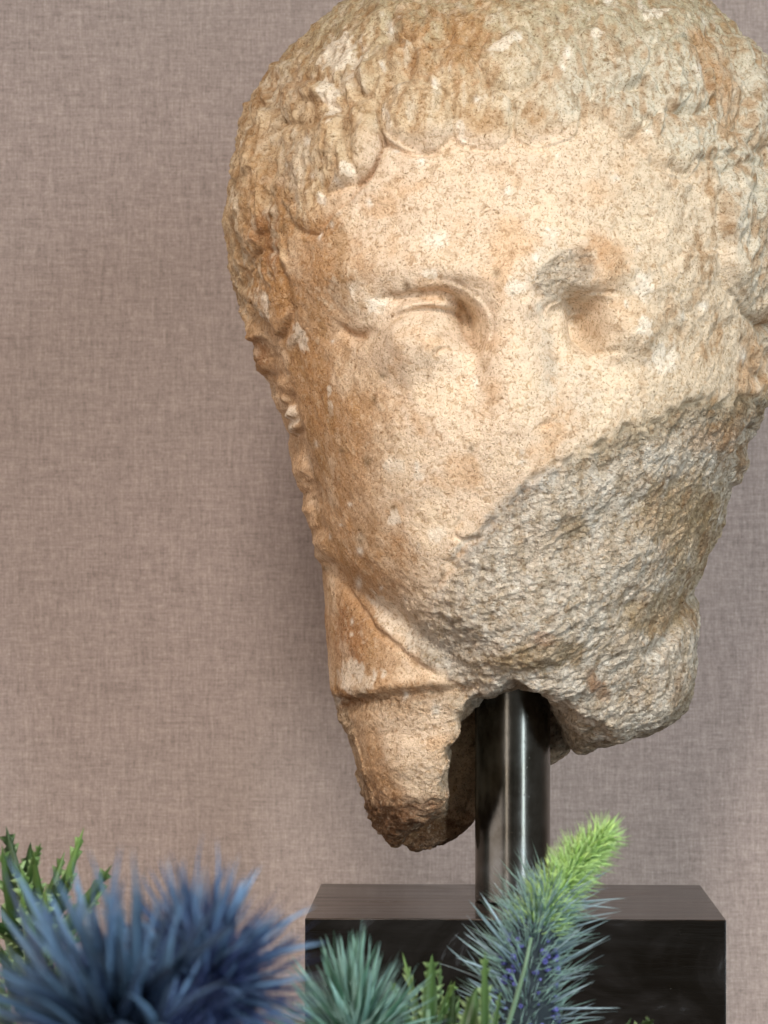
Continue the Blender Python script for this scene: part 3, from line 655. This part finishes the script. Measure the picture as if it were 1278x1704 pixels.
# large blue flower, nearest the lens
y = depth(2200); c = P(335, 1648, y); axis = Vector((0.10, -0.55, 0.83))
t = empty('sea_holly_flower', c); tag(t, 'large deep blue sea holly bloom, the biggest and most blurred one', 'flower', GROUP)
spindle('flower_head', c - axis * px(70, y), c + axis * px(75, y), px(62, y), M_HEADB, t)
tube('stem', [c - axis * px(60, y), P(330, 1850, y), P(345, 2150, y), (P(360, 2150, y).x, y * S, 0.0)], [0.0016, .0016, .0018, .0018], M_STEM, t)
def gen_blue():
    d = rand_dir(axis, 0, 115); return c + d * px(40, y), (d + axis * .1), px(rnd.uniform(60, 205), y), px(rnd.uniform(1.4, 3.0), y)
spines('fine_spines', 800, gen_blue, mat_petal('blue_spine', (34, 46, 84), (64, 82, 124), (44, 62, 104)), t)
for i in range(295):
    d = rand_dir(axis, 5, 118); ln = px(rnd.uniform(130, 235) * (0.62 if i % 4 == 0 else 1.0), y)
    if d.x > 0.3: ln *= 0.86
    o = link('bract', rnd.choice(B_BLUE)); aim(o, c + d * px(34, y) + axis * px(rnd.uniform(-30, 34), y), d, ln, rnd.uniform(.8, 1.3), None, t)
# second blue flower sweeping out of the left margin
y = depth(2100); c = P(215, 1775, y); axis = Vector((-0.45, -0.3, 0.85))
t = empty('sea_holly_flower', c); tag(t, 'slate blue sea holly at the lower left corner, long bracts sweeping up left', 'flower', GROUP)
spindle('flower_head', c - axis * px(70, y), c + axis * px(80, y), px(64, y), M_HEADB, t)
tube('stem', [c - axis * px(60, y), P(210, 2150, y), (P(230, 2150, y).x, y * S, 0.0)], [0.0016, .0018, .0018], M_STEM, t)
TIPS = [(96, 1408), (-14, 1474), (20, 1510), (150, 1490), (186, 1462), (222, 1462), (250, 1478), (-30, 1540), (4, 1570), (70, 1540), (110, 1520), (290, 1560), (-60, 1610), (160, 1540), (250, 1560), (40, 1600)]
for k in range(230):
    if k < 16: u, v = TIPS[k]
    else: a_ = R(rnd.uniform(60, 200)); r_ = rnd.uniform(150, 330); u, v = 205 + r_ * math.cos(a_), 1780 - r_ * math.sin(a_)
    b0 = c + Vector((rnd.uniform(-1, 1), -0.6, rnd.uniform(0, .9))).normalized() * px(50, y); e = P(u, v, y + rnd.uniform(-260, 160)); b0 += (e - b0) * rnd.uniform(0, .2)
    aim(link('bract', B_NAVY[k % 4] if k % 3 else B_BLUE[k % 4]), b0, e - b0, (e - b0).length, rnd.uniform(.7, 1.2) if k < 16 else rnd.uniform(.6, 1.1), None, t)
def gen_sl():
    d = rand_dir(axis, 0, 95); return c + d * px(40, y), d, px(rnd.uniform(80, 270), y), px(rnd.uniform(1.4, 3.0), y)
spines('fine_spines', 600, gen_sl, bpy.data.materials['blue_spine'], t)
# teal spiky flower in the middle
y = depth(2900); c = P(590, 1745, y); axis = Vector((-0.02, -0.25, 0.97))
t = empty('sea_holly_flower', c); tag(t, 'small teal green spiky sea holly in front of the black block\'s left half', 'flower', GROUP)
spindle('flower_head', c - axis * px(50, y), c + axis * px(50, y), px(42, y), M_HEADB, t)
tube('stem', [c - axis * px(40, y), P(590, 1950, y), (P(590, 1950, y).x, y * S, 0.0)], [0.0013, .0016, .0016], M_STEM, t)
def gen_t():
    d = rand_dir(axis, 0, 88); return c + d * px(20, y), d, px(rnd.uniform(70, 170), y), px(rnd.uniform(1.2, 2.4), y)
spines('fine_spines', 220, gen_t, mat_petal('pale_spine', (120, 150, 140), (150, 178, 170), (110, 140, 130)), t)
for i in range(190):
    d = rand_dir(axis, 2, 88); d.x *= 1.0; ln = px(rnd.uniform(110, 205), y) * (1 - 0.25 * abs(d.x))
    aim(link('bract', rnd.choice(B_TEAL)), c + d * px(18, y), d, ln, rnd.uniform(.8, 1.2), None, t)
# tall silver-blue flower with lime tip
y = depth(3300)
AX = path([(868, 1800), (872, 1700), (880, 1600), (905, 1520), (950, 1450), (1004, 1392)], 50)
def axp(s): 
    q = AX[min(len(AX) - 1, int(s * (len(AX) - 1)))]; q2 = AX[min(len(AX) - 1, int(s * (len(AX) - 1)) + 2)]; q1 = AX[max(0, int(s * (len(AX) - 1)) - 2)]
    a = P(q[0], q[1], y); return a, (P(q2[0], q2[1], y) - P(q1[0], q1[1], y)).normalized()
t = empty('sea_holly_flower', P(868, 1800, y)); tag(t, 'tall silvery blue sea holly cone with bright lime green tip beside the post', 'flower', GROUP)
ss = np.linspace(0, .56, 16); rad_ = lambda s: float(np.interp(s, [0, .2, .4, .6, .8, .94, 1], [46, 52, 44, 36, 30, 22, 6]))
tube('flower_head', [axp(s)[0] for s in ss], [px(rad_(s), y) for s in ss], M_HEADB, t, 18)
ss = np.linspace(.5, 1, 14)
tube('flower_tip', [axp(s)[0] for s in ss], [px(rad_(s) * .62, y) for s in ss], M_LIMEC, t, 18)
tube('stem', [P(868, 1800, y), P(868, 2000, y), (P(868, 2000, y).x, y * S, 0.0)], [.0018, .0018, .0018], M_STEM, t)
for i in range(290):
    s = rnd.uniform(0.0, 0.66); a, d = axp(s); o_ = rand_dir(d, 55, 95) if s < .4 else rand_dir(d, 34, 70)
    o_ = (o_ + Vector((0, 0, 0.42 if o_.x < 0 else 0.12))).normalized()
    if o_.y < -0.75: o_.y *= 0.7
    ln = px(rnd.uniform(85, 150) * (1 - 0.35 * s) * (1.0 if abs(o_.x) > .4 else .7), y)
    aim(link('bract', rnd.choice(B_SILV)), a + o_ * px(rad_(s) * .7, y), o_, ln, rnd.uniform(.7, 1.1), None, t)
def gen_f():
    s = min(1.0, rnd.uniform(0.5, 1.02)); a, d = axp(s); o_ = rand_dir(d, 0 if s > .9 else 35, 75); return a + o_ * px(rad_(s) * .7, y), o_, px(rnd.uniform(22, 52), y), px(rnd.uniform(.9, 1.7), y)
spines('fine_hairs', 1300, gen_f, mat_petal('lime_hair', (160, 190, 120), (176, 204, 140), (160, 196, 120)), t)
def gen_g():
    s = rnd.uniform(0.0, 0.66); a, d = axp(s); o_ = rand_dir(d, 40, 95) + Vector((0, 0, .25)); return a + o_ * px(rad_(s) * .7, y), o_, px(rnd.uniform(40, 120) * (1 - .3 * s), y), px(rnd.uniform(.9, 1.8), y)
spines('fine_spines', 900, gen_g, bpy.data.materials['pale_spine'], t)
for i in range(295):
    s = (rnd.uniform(0.48, 1.0) ** .9); s = min(s, 1.0); a, d = axp(s); o_ = rand_dir(d, 5 if s > .9 else 30, 58)
    aim(link('tip_bract', rnd.choice(B_LIME)), a + o_ * px(rad_(s) * .5, y), o_, px(rnd.uniform(24, 44), y), rnd.uniform(.8, 1.3), None, t)
v_, f_ = [], []
for j, (zz, rr) in enumerate(((0, .22), (.5, .34), (.9, .42), (1.0, .30), (.8, .18))):
    for q in range(7): v_.append((rr * math.cos(q * math.tau / 7), zz, rr * math.sin(q * math.tau / 7)))
for j in range(4):
    for q in range(7): f_.append((j * 7 + q, (j + 1) * 7 + q, (j + 1) * 7 + (q + 1) % 7, j * 7 + (q + 1) % 7))
f_.append(tuple(4 * 7 + q for q in range(7))); f_.append(tuple(range(7)))
FLOR = pydata('floret', v_, f_); FLOR.materials.append(M_FLOR)
for i in range(110):
    s = rnd.uniform(0.05, 0.5); a, d = axp(s); o_ = rand_dir(d, 70, 100)
    if o_.y > 0.1: o_.y *= -1
    aim(link('floret', FLOR), a + o_ * px(float(np.interp(s, [0, .2, .4, .6], [42, 50, 42, 28])), y), o_, px(rnd.uniform(7, 13), y), rnd.uniform(.8, 1.1), None, t)
yy_ = y - 140
tube('side_stem', [P(884, 1560, yy_), P(874, 1610, yy_), P(858, 1665, yy_), P(838, 1730, yy_), P(830, 1800, yy_)], [.0004, .0005, .0006, .0006, .0006], M_STEM, t)
# leafy sprigs
def sprig(base, y, leaves, label, lean=(0, -1, 0.2), wid=0.8, extra=8, top=1560):
    c = P(base[0], base[1], y); t = empty('leaf_sprig', c); tag(t, label, 'leaves', None)
    pts = [P(base[0], base[1] - 60, y), c, P(base[0], 1980, y)]; tube('stem', pts + [Vector((pts[-1].x, y * S, 0.0))], [.0006, .0008, .0011, .0011], M_STEM, t)
    leaves = list(leaves)
    for _ in range(extra):
        bu, bv = base[0] + rnd.uniform(-35, 35), rnd.uniform(top, base[1] + 40); a_ = R(rnd.uniform(25, 155)); ln = rnd.uniform(50, 105); leaves.append((bu, bv, bu + ln * math.cos(a_), bv - ln * math.sin(a_), rnd.uniform(.7, 1.4)))
    for k, (bu, bv, eu, ev, w) in enumerate(leaves):
        b0 = P(bu, bv, y + rnd.uniform(-15, 15)); e = P(eu, ev, y + rnd.uniform(-60, 60))
        aim(link('leaf', L_LEAF[k % 4]), b0, e - b0, (e - b0).length, w * wid, Vector(lean) + Vector((rnd.uniform(-.5, .5), 0, rnd.uniform(-.3, .3))), t)
sprig((62, 1640), depth(3350), [(40, 1540, 20, 1378, 1.1), (52, 1545, 44, 1392, 1.0), (70, 1560, 60, 1400, .9), (80, 1560, 140, 1372, .6), (85, 1580, 190, 1432, .8), (75, 1600, 170, 1465, 1.0), (30, 1560, -10, 1400, 1.1),
      (60, 1600, 28, 1440, 1.3), (70, 1620, 88, 1470, 1.3), (50, 1650, 0, 1500, 1.2), (75, 1660, 130, 1540, 1.2), (40, 1690, 10, 1560, 1.4), (60, 1700, 70, 1570, 1.4), (30, 1740, -10, 1640, 1.4), (90, 1540, 120, 1440, .9), (60, 1560, 110, 1420, .8)],
      'bright green toothed sprig standing behind the blue flowers at the far left', extra=34, top=1480)
sprig((712, 1740), depth(3150), [(712, 1720, 708, 1588, 1.5), (700, 1720, 672, 1580, .5), (720, 1725, 752, 1628, .6), (730, 1720, 732, 1600, .5), (690, 1725, 640, 1625, .7), (735, 1740, 770, 1660, 1.0)],
      'green pointed leaf sprig between the teal and the silvery flower', top=1680)
sprig((800, 1750), depth(2950), [(806, 1735, 800, 1578, .75), (770, 1745, 795, 1640, 1.6), (745, 1745, 760, 1670, 1.4), (815, 1745, 830, 1650, .7)],
      'pair of smooth green leaves in front of the silvery flower', extra=0)
sprig((1040, 1770), depth(3150), [(1035, 1735, 1098, 1686, 1.0), (1020, 1750, 1052, 1694, .6)], 'small green leaf tip low beside the silvery flower', extra=0)
